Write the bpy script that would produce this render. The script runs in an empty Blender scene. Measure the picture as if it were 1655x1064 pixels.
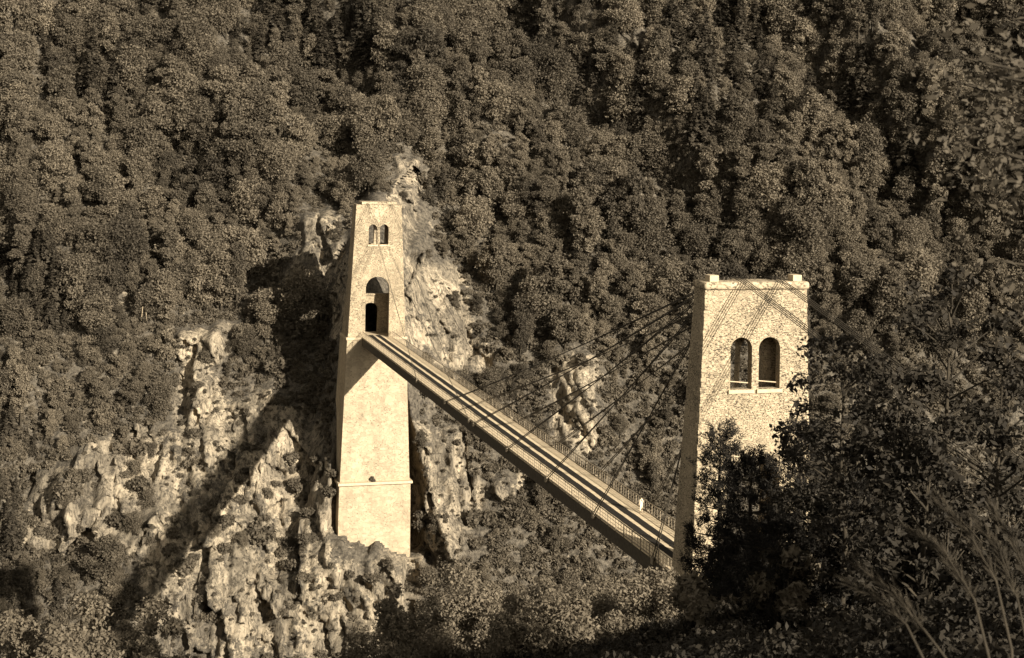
import bpy, bmesh, math, random
import numpy as np
from mathutils import Vector, Matrix

# ------------------------------------------------------------------ camera, sky, sun, exposure
S = bpy.context.scene
C = S.collection
F_PX, CX, CY = 2500.0, 827.5, 532.0          # focal length in photo pixels, photo centre
HOR = 208.0                                   # the horizon lies at y = 208: a level camera with a dropped front
ROLL = 0.022
CAM_Z = 40.6                                  # bridge deck is z = 0
cam = bpy.data.cameras.new('camera')
cam.sensor_width = 36.0
cam.lens = 36.0 * F_PX / 1655.0
cam.clip_start, cam.clip_end = 0.5, 3000.0
cam.dof.use_dof = True
cam.dof.focus_distance = 200.0
cam.dof.aperture_fstop = 3.2
cam_o = bpy.data.objects.new('camera', cam)
cam_o.location = (0, 0, CAM_Z)
cam_o.rotation_euler = (Matrix.Rotation(math.pi / 2, 3, 'X') @ Matrix.Rotation(ROLL, 3, 'Z')).to_euler()
cam.shift_y = -(CY - HOR) / 1655.0
C.objects.link(cam_o)
S.camera = cam_o

L = Vector((-0.638, 0.859, -0.40)).normalized()      # direction the sunlight travels
sun = bpy.data.lights.new('sun', 'SUN')
sun.energy = 5.0
sun.angle = math.radians(0.5)
sun.color = (1.0, 0.965, 0.90)
sun_o = bpy.data.objects.new('sun', sun)
sun_o.rotation_euler = L.to_track_quat('-Z', 'Y').to_euler()
sun_o.location = (120, -160, 160)
C.objects.link(sun_o)

W = bpy.data.worlds.new('World')
S.world = W
W.use_nodes = True
wn, wl = W.node_tree.nodes, W.node_tree.links
bg = wn['Background']
sky = wn.new('ShaderNodeTexSky')
sky.sky_type = 'NISHITA'
sky.sun_disc = False
sky.sun_elevation = math.asin(-L.z)
sky.sun_rotation = math.atan2(-L.x, -L.y)
bw = wn.new('ShaderNodeRGBToBW')                      # a sepia photograph: keep only the sky's brightness
tint = wn.new('ShaderNodeMixRGB')
tint.blend_type = 'MULTIPLY'
tint.inputs[0].default_value = 1.0
tint.inputs[2].default_value = (1.0, 0.97, 0.90, 1)
wl.new(sky.outputs[0], bw.inputs[0])
wl.new(bw.outputs[0], tint.inputs[1])
wl.new(tint.outputs[0], bg.inputs[0])
bg.inputs[1].default_value = 0.095
S.view_settings.view_transform = 'Standard'
S.view_settings.look = 'None'
S.view_settings.exposure = 1.25
S.view_settings.gamma = 1.0
S.cycles.max_bounces = 6
S.cycles.diffuse_bounces = 2
S.cycles.transparent_max_bounces = 4

# ------------------------------------------------------------------ helpers
def at(u, v, Y):
    """world point at depth Y behind a photo pixel (used to take measurements off the photo)"""
    du, dv = u - CX, v - HOR
    return Vector(((du + ROLL * dv) / F_PX * Y, Y, CAM_Z - (dv - ROLL * du) / F_PX * Y))


def tag(o, label=None, cat=None, group=None, kind=None):
    if label: o['label'] = label
    if cat: o['category'] = cat
    if group: o['group'] = group
    if kind: o['kind'] = kind
    return o


def empty(name, loc, rz=0.0):
    o = bpy.data.objects.new(name, None)
    o.empty_display_size = 0.5
    o.location = loc
    o.rotation_euler = (0, 0, rz)
    C.objects.link(o)
    return o


def link(name, me, parent=None, loc=None):
    o = bpy.data.objects.new(name, me)
    if loc is not None: o.location = loc
    if parent: o.parent = parent
    C.objects.link(o)
    return o


def np_mesh(name, verts, faces, mats, mat_idx=None, smooth=False, attrs=None):
    """mesh from numpy arrays; faces is (n,k) with k = 3 or 4, or a list of such arrays"""
    if not isinstance(faces, list): faces = [faces]
    faces = [f for f in faces if len(f)]
    me = bpy.data.meshes.new(name)
    verts = np.asarray(verts, dtype=np.float32)
    me.vertices.add(len(verts))
    me.vertices.foreach_set('co', verts.ravel())
    loops = np.concatenate([f.ravel() for f in faces]).astype(np.int32)
    sizes = np.concatenate([np.full(len(f), f.shape[1]) for f in faces]).astype(np.int32)
    starts = np.concatenate([[0], np.cumsum(sizes)[:-1]]).astype(np.int32)
    me.loops.add(len(loops))
    me.loops.foreach_set('vertex_index', loops)
    me.polygons.add(len(sizes))
    me.polygons.foreach_set('loop_start', starts)
    me.polygons.foreach_set('loop_total', sizes)
    if mat_idx is not None:
        me.polygons.foreach_set('material_index', np.asarray(mat_idx, dtype=np.int32))
    if smooth:
        me.polygons.foreach_set('use_smooth', np.ones(len(sizes), dtype=bool))
    for m in mats: me.materials.append(m)
    if attrs:
        for k, a in attrs.items():
            at_ = me.attributes.new(k, 'FLOAT', 'POINT')
            at_.data.foreach_set('value', np.asarray(a, dtype=np.float32))
    me.update(calc_edges=True)
    return me


def bm_mesh(name, bm, mat, smooth=False):
    bmesh.ops.recalc_face_normals(bm, faces=bm.faces)
    me = bpy.data.meshes.new(name)
    bm.to_mesh(me)
    bm.free()
    me.materials.append(mat)
    if smooth:
        me.polygons.foreach_set('use_smooth', np.ones(len(me.polygons), dtype=bool))
    return me


def add_box(bm, x0, x1, y0, y1, z0, z1, bev=0.0):
    r = bmesh.ops.create_cube(bm, size=1.0)
    vs = r['verts']
    for v in vs:
        v.co = Vector((x0 + (v.co.x + .5) * (x1 - x0), y0 + (v.co.y + .5) * (y1 - y0), z0 + (v.co.z + .5) * (z1 - z0)))
    if bev:
        es = list({e for v in vs for e in v.link_edges})
        bmesh.ops.bevel(bm, geom=es, offset=bev, segments=2, affect='EDGES', profile=0.6)


def add_tube(bm, pts, radii, n=6):
    pts = [Vector(p) for p in pts]
    if not hasattr(radii, '__len__'): radii = [radii] * len(pts)
    rings = []
    for i, p in enumerate(pts):
        t = (pts[min(i + 1, len(pts) - 1)] - pts[max(i - 1, 0)]).normalized()
        a = t.cross(Vector((0, 0, 1)))
        if a.length < 1e-3: a = t.cross(Vector((0, 1, 0)))
        a.normalize()
        b = t.cross(a)
        rings.append([bm.verts.new(p + (a * math.cos(2 * math.pi * k / n) + b * math.sin(2 * math.pi * k / n)) * radii[i]) for k in range(n)])
    for r0, r1 in zip(rings, rings[1:]):
        for k in range(n):
            bm.faces.new((r0[k], r0[(k + 1) % n], r1[(k + 1) % n], r1[k]))
    bm.faces.new(rings[0][::-1])
    bm.faces.new(rings[-1])


# ---- numpy noise
def _hash(ix, iy, iz, seed):
    h = (ix.astype(np.int64) * 374761393 + iy.astype(np.int64) * 668265263 + iz.astype(np.int64) * 2147483647 + seed * 974711) & 0x7fffffff
    h = ((h ^ (h >> 13)) * 1274126177) & 0x7fffffff
    h = ((h ^ (h >> 16)) * 1911520717) & 0x7fffffff
    return ((h ^ (h >> 11)) & 0xffff) / 65535.0


def vnoise(x, y, z=None, seed=0):
    x = np.asarray(x, float); y = np.asarray(y, float)
    z = np.zeros_like(x) if z is None else np.asarray(z, float) + x * 0
    ix, iy, iz = np.floor(x), np.floor(y), np.floor(z)
    fx, fy, fz = x - ix, y - iy, z - iz
    fx, fy, fz = [f * f * f * (f * (f * 6 - 15) + 10) for f in (fx, fy, fz)]
    r = 0
    for dx in (0, 1):
        for dy in (0, 1):
            for dz in (0, 1):
                w = (fx if dx else 1 - fx) * (fy if dy else 1 - fy) * (fz if dz else 1 - fz)
                r = r + w * _hash(ix + dx, iy + dy, iz + dz, seed)
    return r * 2 - 1


def fbm(x, y, z=None, oct=4, seed=0, gain=.5):
    r, a, s = 0, 1.0, 0
    x = np.asarray(x, float); y = np.asarray(y, float)
    for i in range(oct):
        r = r + a * vnoise(x * 2 ** i + 17.3 * i, y * 2 ** i - 9.1 * i, None if z is None else z * 2 ** i, seed + i)
        s += a
        a *= gain
    return r / s


def ridged(x, y, oct=4, seed=0, gain=.5):
    r, a, s = 0, 1.0, 0
    for i in range(oct):
        r = r + a * (1 - np.abs(vnoise(x * 2 ** i + 7.7 * i, y * 2 ** i + 3.3 * i, None, seed + i)))
        s += a
        a *= gain
    return r / s


def facets(x, y, cell, seed, tilt=.9):
    """broken rock: every irregular cell is a plane of its own tilt and height"""
    px, py = x / cell, y / cell
    ix, iy = np.floor(px), np.floor(py)
    best = np.full(x.shape, 1e9); out = np.zeros(x.shape)
    z0 = np.zeros(x.shape)
    for dx in (-1, 0, 1):
        for dy in (-1, 0, 1):
            cx_, cy2 = ix + dx, iy + dy
            ox = cx_ + _hash(cx_, cy2, z0, seed); oy = cy2 + _hash(cx_, cy2, z0, seed + 1)
            d = (px - ox) ** 2 + (py - oy) ** 2
            gx = _hash(cx_, cy2, z0, seed + 2) * 2 - 1; gy = _hash(cx_, cy2, z0, seed + 3) * 2 - 1
            h = tilt * (gx * (px - ox) + gy * (py - oy)) + (_hash(cx_, cy2, z0, seed + 4) - .5)
            m = d < best
            best = np.where(m, d, best); out = np.where(m, h, out)
    return out


def inside(px, py, poly):
    r = np.zeros(px.shape, bool)
    n = len(poly)
    for i in range(n):
        x0, y0 = poly[i]
        x1, y1 = poly[(i + 1) % n]
        c = (y0 > py) != (y1 > py)
        with np.errstate(divide='ignore', invalid='ignore'):
            xi = (x1 - x0) * (py - y0) / (y1 - y0 + 1e-12) + x0
        r ^= c & (px < xi)
    return r


# ------------------------------------------------------------------ materials (sepia tones of the photograph)
def sep(v, k=0.0):
    """a sepia tone of brightness v; k > 0 leans to neutral"""
    return (v, v * (0.765 + .11 * k), v * (0.465 + .22 * k), 1)


def new_mat(name, rough=0.9):
    m = bpy.data.materials.new(name)
    m.use_nodes = True
    b = m.node_tree.nodes['Principled BSDF']
    b.inputs['Roughness'].default_value = rough
    b.inputs['Specular IOR Level'].default_value = 0.15
    return m, m.node_tree.nodes, m.node_tree.links, b


def ramp(n, stops):
    r = n.new('ShaderNodeValToRGB')
    e = r.color_ramp.elements
    while len(e) < len(stops): e.new(0.5)
    for k, (p, c) in enumerate(stops):
        e[k].position = p
        e[k].color = c if hasattr(c, '__len__') else (c, c, c, 1)
    return r


def noise_node(n, l, vec, scale, detail=4, rough=.55):
    t = n.new('ShaderNodeTexNoise')
    t.inputs['Scale'].default_value = scale
    t.inputs['Detail'].default_value = detail
    t.inputs['Roughness'].default_value = rough
    if vec is not None: l.new(vec, t.inputs['Vector'])
    return t


def mapping(n, l, src, scale):
    mp = n.new('ShaderNodeMapping')
    mp.inputs['Scale'].default_value = scale
    l.new(src, mp.inputs['Vector'])
    return mp


def mixc(n, l, fac, a, b, mode='MIX'):
    m = n.new('ShaderNodeMixRGB')
    m.blend_type = mode
    for s, i in ((fac, 0), (a, 1), (b, 2)):
        if hasattr(s, 'is_linked') or hasattr(s, 'links'): l.new(s, m.inputs[i])
        else: m.inputs[i].default_value = s
    return m.outputs[0]


def math_node(n, l, op, a, b=None):
    m = n.new('ShaderNodeMath')
    m.operation = op
    for s, i in ((a, 0), (b, 1)):
        if s is None: continue
        if hasattr(s, 'links'): l.new(s, m.inputs[i])
        else: m.inputs[i].default_value = s
    return m.outputs[0]


def stone_mat(name, bright, scale, speck, zs=1.7, joint=0.12, lo=0.45, stain=0.3, pit=3.4, jstr=.4):
    """rubble masonry: cells of a stretched voronoi, joints raked out here and there"""
    m, n, l, b = new_mat(name)
    tc = n.new('ShaderNodeTexCoord')
    wob = noise_node(n, l, tc.outputs['Object'], 1.2, 3)
    off = n.new('ShaderNodeVectorMath'); off.operation = 'SCALE'
    l.new(wob.outputs['Color'], off.inputs[0]); off.inputs['Scale'].default_value = 0.35
    ad = n.new('ShaderNodeVectorMath'); ad.operation = 'ADD'
    l.new(tc.outputs['Object'], ad.inputs[0]); l.new(off.outputs[0], ad.inputs[1])
    mp = mapping(n, l, ad.outputs[0], (1, 1, zs))
    vo = n.new('ShaderNodeTexVoronoi'); vo.feature = 'DISTANCE_TO_EDGE'
    vo.inputs['Scale'].default_value = scale
    l.new(mp.outputs[0], vo.inputs['Vector'])
    vc = n.new('ShaderNodeTexVoronoi'); vc.feature = 'F1'
    vc.inputs['Scale'].default_value = scale
    l.new(mp.outputs[0], vc.inputs['Vector'])
    jm = ramp(n, [(0.0, 1.0), (joint, 0.0)])
    l.new(vo.outputs['Distance'], jm.inputs[0])
    sn = noise_node(n, l, tc.outputs['Object'], 2.6, 4, .7)
    st = ramp(n, [(0.5 - speck * .1, 0.0), (0.58 - speck * .1 + .03, 1.0)])
    l.new(sn.outputs['Fac'], st.inputs[0])
    jmask = math_node(n, l, 'MULTIPLY', jm.outputs[0], st.outputs[0])
    pits = noise_node(n, l, mapping(n, l, tc.outputs['Object'], (1, 1, 1.9)).outputs[0], pit, 3, .6)
    dens = noise_node(n, l, tc.outputs['Object'], .33, 3)
    pv = math_node(n, l, 'ADD', pits.outputs['Fac'], math_node(n, l, 'MULTIPLY', math_node(n, l, 'SUBTRACT', dens.outputs['Fac'], .5), .22))
    pr = ramp(n, [(.60 - .05 * speck, 0.0), (.655 - .05 * speck, 1.0)]); l.new(pv, pr.inputs[0])
    mask = math_node(n, l, 'MAXIMUM', math_node(n, l, 'MULTIPLY', jmask, jstr), pr.outputs[0])
    sepc = n.new('ShaderNodeSeparateColor'); l.new(vc.outputs['Color'], sepc.inputs[0])
    cell = ramp(n, [(0.0, sep(bright * lo)), (0.25, sep(bright * .85)), (1.0, sep(bright * 1.05))])
    l.new(sepc.outputs[0], cell.inputs[0])
    big = noise_node(n, l, mapping(n, l, tc.outputs['Object'], (1, 1, .35)).outputs[0], .45, 5, .6)
    bigr = ramp(n, [(0.3, 1.0 - stain), (0.62, 1.0)])
    l.new(big.outputs['Fac'], bigr.inputs[0])
    col = mixc(n, l, 1.0, cell.outputs[0], bigr.outputs[0], 'MULTIPLY')
    col = mixc(n, l, math_node(n, l, 'MULTIPLY', mask, min(1, .55 + .4 * speck)), col, sep(.07))
    l.new(col, b.inputs['Base Color'])
    bp = n.new('ShaderNodeBump'); bp.inputs['Strength'].default_value = .6; bp.inputs['Distance'].default_value = .12
    hgt = math_node(n, l, 'SUBTRACT', sepc.outputs[1], math_node(n, l, 'MULTIPLY', mask, 2.0))
    l.new(hgt, bp.inputs['Height']); l.new(bp.outputs[0], b.inputs['Normal'])
    return m


def plain_mat(name, v, k=0.0, var=.25, scale=3.0, rough=.9, stretch=(1, 1, 1)):
    m, n, l, b = new_mat(name, rough)
    tc = n.new('ShaderNodeTexCoord')
    ns = noise_node(n, l, mapping(n, l, tc.outputs['Object'], stretch).outputs[0], scale, 5, .65)
    r = ramp(n, [(0.3, sep(v * (1 - var), k)), (0.7, sep(v * (1 + var), k))])
    l.new(ns.outputs['Fac'], r.inputs[0])
    l.new(r.outputs[0], b.inputs['Base Color'])
    return m


def leaf_mat(name, v, var=.35, trans=.25, k=.2, patch=.0):
    m, n, l, b = new_mat(name, .75)
    oi = n.new('ShaderNodeObjectInfo')
    geo = n.new('ShaderNodeNewGeometry')
    r1 = ramp(n, [(0, 1 - var), (1, 1.0)]); l.new(oi.outputs['Random'], r1.inputs[0])
    r2 = ramp(n, [(0, .60), (.85, .85), (1, 1.0)]); l.new(geo.outputs['Random Per Island'], r2.inputs[0])
    c = mixc(n, l, 1.0, r1.outputs[0], r2.outputs[0], 'MULTIPLY')
    # broad light and dark over the hillside, painted into the leaf colour
    pn = noise_node(n, l, mapping(n, l, oi.outputs['Location'], (1, .5, 1)).outputs[0], .035, 3, .6)
    pr = ramp(n, [(.36, .45), (.5, .8), (.64, 1.0)]); l.new(pn.outputs['Fac'], pr.inputs[0])
    c = mixc(n, l, patch, c, pr.outputs[0], 'MULTIPLY')
    c = mixc(n, l, 1.0, c, sep(v, k), 'MULTIPLY')
    l.new(c, b.inputs['Base Color'])
    tr = n.new('ShaderNodeBsdfTranslucent'); l.new(c, tr.inputs[0])
    mx = n.new('ShaderNodeMixShader'); mx.inputs[0].default_value = trans
    l.new(b.outputs[0], mx.inputs[1]); l.new(tr.outputs[0], mx.inputs[2])
    l.new(mx.outputs[0], n['Material Output'].inputs[0])
    return m


def rock_mat():
    m, n, l, b = new_mat('limestone_cliff')
    geo = n.new('ShaderNodeNewGeometry')
    P = geo.outputs['Position']
    st = mapping(n, l, P, (1, 1, .32))
    a = noise_node(n, l, st.outputs[0], .13, 8, .7)
    f = noise_node(n, l, st.outputs[0], 1.3, 9, .75)
    ra = ramp(n, [(0.34, sep(.10, .3)), (0.47, sep(.20, .3)), (0.60, sep(.38, .2))]); l.new(a.outputs['Fac'], ra.inputs[0])
    rf = ramp(n, [(0.38, .2), (0.46, .8), (.54, 1.0)]); l.new(f.outputs['Fac'], rf.inputs[0])
    col = mixc(n, l, 1.0, ra.outputs[0], rf.outputs[0], 'MULTIPLY')
    sk = noise_node(n, l, mapping(n, l, P, (1, 1, .07)).outputs[0], .9, 5, .6)      # mineral streaks down the faces
    rs2 = ramp(n, [(0.36, .45), (0.52, 1.0)]); l.new(sk.outputs['Fac'], rs2.inputs[0])
    col = mixc(n, l, .7, col, rs2.outputs[0], 'MULTIPLY')
    # dark weathered fissures: the zero lines of a stretched noise
    cr = noise_node(n, l, mapping(n, l, P, (1, 1, .3)).outputs[0], .32, 6, .7)
    cd = math_node(n, l, 'ABSOLUTE', math_node(n, l, 'SUBTRACT', cr.outputs['Fac'], .5))
    rv = ramp(n, [(0.0, .18), (0.018, 1.0)]); l.new(cd, rv.inputs[0])
    col = mixc(n, l, .85, col, rv.outputs[0], 'MULTIPLY')
    at_ = n.new('ShaderNodeAttribute'); at_.attribute_name = 'veg'
    vn = noise_node(n, l, P, 1.3, 7, .75)
    vr = ramp(n, [(0.36, sep(.022, .5)), (0.66, sep(.15, .4))]); l.new(vn.outputs['Fac'], vr.inputs[0])
    # turf, moss and creepers in the joints of the rock
    tuft = noise_node(n, l, P, .30, 9, .8)
    s = math_node(n, l, 'ADD', at_.outputs['Fac'], math_node(n, l, 'MULTIPLY', math_node(n, l, 'SUBTRACT', tuft.outputs['Fac'], .5), 4.2))
    vm = ramp(n, [(0.50, 0.0), (0.62, 1.0)]); l.new(s, vm.inputs[0])
    col = mixc(n, l, vm.outputs[0], col, vr.outputs[0])
    l.new(col, b.inputs['Base Color'])
    bp = n.new('ShaderNodeBump'); bp.inputs['Strength'].default_value = .8; bp.inputs['Distance'].default_value = .4
    hh = math_node(n, l, 'ADD', f.outputs['Fac'], math_node(n, l, 'MULTIPLY', rv.outputs[0], .3))
    l.new(hh, bp.inputs['Height']); l.new(bp.outputs[0], b.inputs['Normal'])
    return m


M = dict(
    rubble=stone_mat('rubble_masonry', .41, 2.5, 1.15, 1.7, .14, .80, .16, 5.6, .32),
    dressed=stone_mat('pale_masonry', .385, 1.9, .85, 1.6, .12, .78, .28, 4.2, .40),
    pier=stone_mat('pier_masonry', .40, 1.3, -.1, 1.5, .09, .80, .26, 3.2, .30),
    trim=plain_mat('dressed_stone', .43, 0, .15, 2.0),
    coping=stone_mat('coping_stone', .44, 1.0, .6, 1.0, .12, .8, .25, 2.6, .5),
    rock=rock_mat(),
    deck=plain_mat('deck_planks', .56, 0, .22, 1.6, .9, (5, .5, 1)),
    track=plain_mat('worn_track_boards', .020, .2, .35, 2.0, .9, (4, .4, 1)),
    girder=plain_mat('dark_girder_timber', .07, .1, .3, 2.0),
    rail=plain_mat('railing_iron', .19, .1, .3, 4.0, .7),
    cable=plain_mat('cable_steel', .055, .3, .3, 2.0, .6),
    bark=plain_mat('bark', .035, 0, .4, 3.0),
    leaf=leaf_mat('forest_leaf', .25, .5, patch=.9),
    leaf_dark=leaf_mat('conifer_leaf', .10),
    leaf_shrub=leaf_mat('shrub_leaf', .16),
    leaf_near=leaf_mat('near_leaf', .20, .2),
    needle=leaf_mat('pine_needle', .026, .2, .1, .3),  # dark pine tone that also carries the shade on the near pines
    leaf_bank_shaded=leaf_mat('bank_leaf_shaded', .05, .3),  # leaf darkened so the near bank's shade is painted into its colour
    leaf_edge=leaf_mat('edge_leaf', .14, .4),
    stalk=plain_mat('dry_stalk', .036, 0, .3, 6.0),
    soil=plain_mat('bank_soil', .055, .1, .5, .6),
    water=plain_mat('river_water', .05, .6, .2, .2, .15),
    skin=plain_mat('skin', .38, 0, .05, 8.0, .6),
    cloth=plain_mat('white_clothes', .78, .3, .05, 8.0),
    hair=plain_mat('dark_hair', .03, .2, .1, 8.0),
)

# ------------------------------------------------------------------ plan of the bridge
NEAR = Vector((21.46, 132.9, 0))             # middle of the near tower's outer face, deck level
FAR = at(609, 545, 297); FAR.z = 0          # middle of the far tower's face towards the gorge
AX = (FAR - NEAR).normalized()              # along the deck, away from the camera
RZ = math.atan2(-AX.x, AX.y)
RIGHT = Vector((AX.y, -AX.x, 0))
SPAN = (FAR - NEAR).length


def bridge_pt(s, x, z=0.0):
    """s metres along the deck from the near tower, x metres to its right"""
    return NEAR + AX * s + RIGHT * x + Vector((0, 0, z))


# ------------------------------------------------------------------ far side of the gorge
def base_y(z):
    z = np.asarray(z, float)
    return np.where(z < -46, 288 + (z + 46) * .35, np.where(z < 0, 288 + (z + 46) * .82, 325.7 + z * .92))


def hit(u, v):
    """where the sight line through a photo pixel meets the mean far slope"""
    Y = 320.0
    for _ in range(40):
        p = at(u, v, Y)
        Y = .5 * Y + .5 * float(base_y(p.z))
    return at(u, v, Y)


ROCK_PX = [
    [(262, 640), (285, 590), (300, 540), (385, 518), (392, 548), (345, 600), (360, 632), (440, 640), (470, 660), (520, 688), (545, 720), (560, 890), (668, 890), (690, 1080), (270, 1080), (240, 960), (250, 800), (275, 700)],
    [(40, 770), (130, 752), (165, 712), (255, 676), (270, 720), (260, 900), (200, 885), (40, 890)],
    [(448, 445), (498, 395), (505, 340), (552, 333), (560, 385), (590, 420), (590, 565), (545, 545), (505, 475)],
    [(636, 245), (692, 258), (690, 300), (668, 330), (672, 400), (650, 400), (640, 320)],
    [(645, 405), (700, 395), (725, 440), (770, 540), (795, 562), (788, 612), (730, 590), (645, 550)],
    [(888, 605), (938, 566), (976, 618), (972, 664), (952, 704), (957, 765), (920, 752), (893, 684)],
    [(655, 668), (742, 685), (790, 760), (855, 772), (850, 806), (770, 840), (745, 900), (700, 905), (660, 905)],
]
ROCK = [[(hit(u, v).x, hit(u, v).z) for u, v in poly] for poly in ROCK_PX]


def rock_mask(x, z):
    wx = x + 3.0 * fbm(x * .16, z * .16, oct=4, seed=5) + .8 * fbm(x * .8, z * .8, oct=2, seed=6)
    wz = z + 3.0 * fbm(x * .16 + 50, z * .16, oct=4, seed=7) + .8 * fbm(x * .8 + 50, z * .8, oct=2, seed=8)
    r = np.zeros(x.shape, bool)
    for p in ROCK: r |= inside(wx, wz, p)
    return r


def far_y(x, z, rock=None):
    x = np.asarray(x, float); z = np.asarray(z, float)
    y = base_y(z)
    # gullies and ribs running down the mountain side
    up = np.clip((z + 10) / 30, 0, 1)
    q = x + .85 * z
    y = y + up * (7.5 * np.sin(q * .115 + 1.2 + 1.5 * fbm(x * .012, z * .012, oct=2, seed=30)) + 7.0 * fbm(q * .05, z * .014, oct=3, seed=31) + 2.0 * fbm(x * .12, z * .12, oct=2, seed=32))
    y = y + (1 - up) * 4.0 * fbm(x * .05, z * .03, oct=3, seed=33)
    # the spur that carries the far tower
    xc = FAR.x - 3.2
    sg = np.where(x < xc, 6.5, 11.0)
    zz = np.clip((z + 46) / 34, 0, 1) * np.clip((62 - z) / 45, 0, 1)
    y = y - 24.0 * np.exp(-((x - xc) / sg) ** 2) * zz
    # crag just left of the tower and the buttress under it
    y = y - 7.0 * np.exp(-((x + 43) / 6) ** 2 - ((z - 8) / 9) ** 2)
    y = y + 3.0 * np.exp(-((x + 40) / 7) ** 2 - ((z + 12) / 14) ** 2)
    y = y - 5.0 * np.exp(-((x - 14) / 7) ** 2 - ((z + 16) / 14) ** 2)
    if rock is None: rock = rock_mask(x, z).astype(float)
    # broken ledges, leaning slabs and vertical fissures where the rock is bare
    wx = x + 1.2 * fbm(x * .11, z * .09, oct=2, seed=45); wz = z + 1.2 * fbm(x * .11 + 9, z * .09, oct=3, seed=46)
    blocks = 5.4 * facets(wx, wz * .42, 9.0, 50) + 2.3 * facets(wx + .3 * wz, wz * .55, 3.2, 55) + .8 * facets(wx - .2 * wz, wz * .7, 1.15, 60)
    led = z + 6 * fbm(x * .035, z * .03, oct=3, seed=40)
    terr = 2.6 * fbm(x * .03, led * .16, oct=3, seed=47)
    fis = 4.2 * (ridged(x * .10 + .35 * fbm(x * .1, z * .1, seed=44), z * .022, 4, 41, .55) - .6) + .6 * fbm(x * .5, z * .16, oct=4, seed=42, gain=.6)
    rk = rock * .9 + .1
    y = y + rk * (terr + blocks - (1.5 + .4 * (x < -38)) * fis)
    # ground is cut back where the tower, its pier and the road behind it stand
    s = (x - FAR.x) * AX.x + (y - FAR.y) * AX.y
    lat = (x - FAR.x) * RIGHT.x + (y - FAR.y) * RIGHT.y
    half = 5.4 - .03 * np.minimum(z, 0) - .05 * np.clip(z, 0, 25)
    need = 8.2 - 3.2 * np.clip(np.abs(lat) - half, 0, 9)          # the cut slopes up to the natural ground beside the pier
    need = need - 60 * np.clip(-39.8 - .32 * lat + 2.2 * fbm(x * .3, z * .3, oct=3, seed=49) - z, 0, 1)
    y = np.where(s < need, y + (need - s), y)
    tun = (np.abs(lat) < 2.2) & (z > -1.2) & (z < 6.4) & (s < 16)
    y = np.where(tun, y + (16 - s), y)
    return y


xs = np.concatenate([np.arange(-260, -118, 3.0), np.arange(-118, 135, .46), np.arange(135, 262, 3.0)])
zs = np.concatenate([np.arange(-112, -66, 2.5), np.arange(-66, 40, .46), np.arange(40, 100, 1.2), np.arange(100, 200, 4.0)])
GX, GZ = np.meshgrid(xs, zs)
rk_b = rock_mask(GX, GZ).astype(float)


def blur(a, n):
    for _ in range(n):
        b = a.copy()
        b[1:-1, 1:-1] = (a[1:-1, 1:-1] * 2 + a[:-2, 1:-1] + a[2:, 1:-1] + a[1:-1, :-2] + a[1:-1, 2:]) / 6
        a = b
    return a


rk_s = blur(rk_b, 5)
GY = far_y(GX, GZ, rk_s)
nx_, nz_ = len(xs), len(zs)
vid = np.arange(nx_ * nz_).reshape(nz_, nx_)
quads = np.stack([vid[:-1, :-1], vid[:-1, 1:], vid[1:, 1:], vid[1:, :-1]], -1).reshape(-1, 4)
dzx = np.gradient(GY, axis=0)
cliff = link('cliff_and_mountain', np_mesh('cliff', np.stack([GX, GY, GZ], -1).reshape(-1, 3), quads, [M['rock']], smooth=False,
             attrs={'veg': ((1 - blur(rk_b, 3)) * .66 + .37 + .40 * fbm(GX * .07, GZ * .07, oct=3, seed=90)).ravel()}))
tag(cliff, kind='structure')


# ------------------------------------------------------------------ near side of the gorge
def near_z(x, y):
    x = np.asarray(x, float); y = np.asarray(y, float)
    z = 38.8 - .300 * y + .06 * x + 1.2 * fbm(x * .06, y * .06, oct=3, seed=60) - .6
    z = z - .26 * np.clip(11 - x, 0, 80) * np.clip((y - 20) / 40, 0, 1)
    z = np.where(np.hypot(x, y) < 4, np.minimum(z, 38.9), z)
    # road bench at the near tower
    r = np.exp(-(((x - 24) / 16) ** 2 + ((y - 126) / 18) ** 2) ** 2)
    z = z * (1 - r) + r * np.minimum(z, -.4)
    edge = 141 - .25 * np.clip(14 - x, 0, 200) + 3 * fbm(x * .1, y * .02, oct=3, seed=61)
    z = z - np.clip(y - edge, 0, 60) * 2.6
    return np.maximum(z, -112)


bx_, by_ = np.meshgrid(np.arange(-170, 221, 1.5), np.arange(-60, 190, 1.5))
bz_ = near_z(bx_, by_)
v2 = np.arange(bx_.size).reshape(bx_.shape)
q2 = np.stack([v2[:-1, :-1], v2[:-1, 1:], v2[1:, 1:], v2[1:, :-1]], -1).reshape(-1, 4)
tag(link('near_bank', np_mesh('near_bank', np.stack([bx_, by_, bz_], -1).reshape(-1, 3), q2, [M['soil']], smooth=True)), kind='structure')
bm = bmesh.new()
for f_ in [[(-260, 120, -100), (260, 120, -100), (260, 300, -100), (-260, 300, -100)]]:
    bm.faces.new([bm.verts.new(p) for p in f_])
tag(link('river', bm_mesh('river', bm, M['water'])), kind='structure')


# ------------------------------------------------------------------ towers
def arch(xc, hw, z0, z1, n=14):
    """outline of a round-headed opening, counter-clockwise from the lower right"""
    zc = z1 - hw
    pts = [(xc + hw, z0)]
    pts += [(xc + hw * math.cos(math.pi * k / n), zc + hw * math.sin(math.pi * k / n)) for k in range(n + 1)]
    pts += [(xc - hw, z0)]
    return pts


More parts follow.
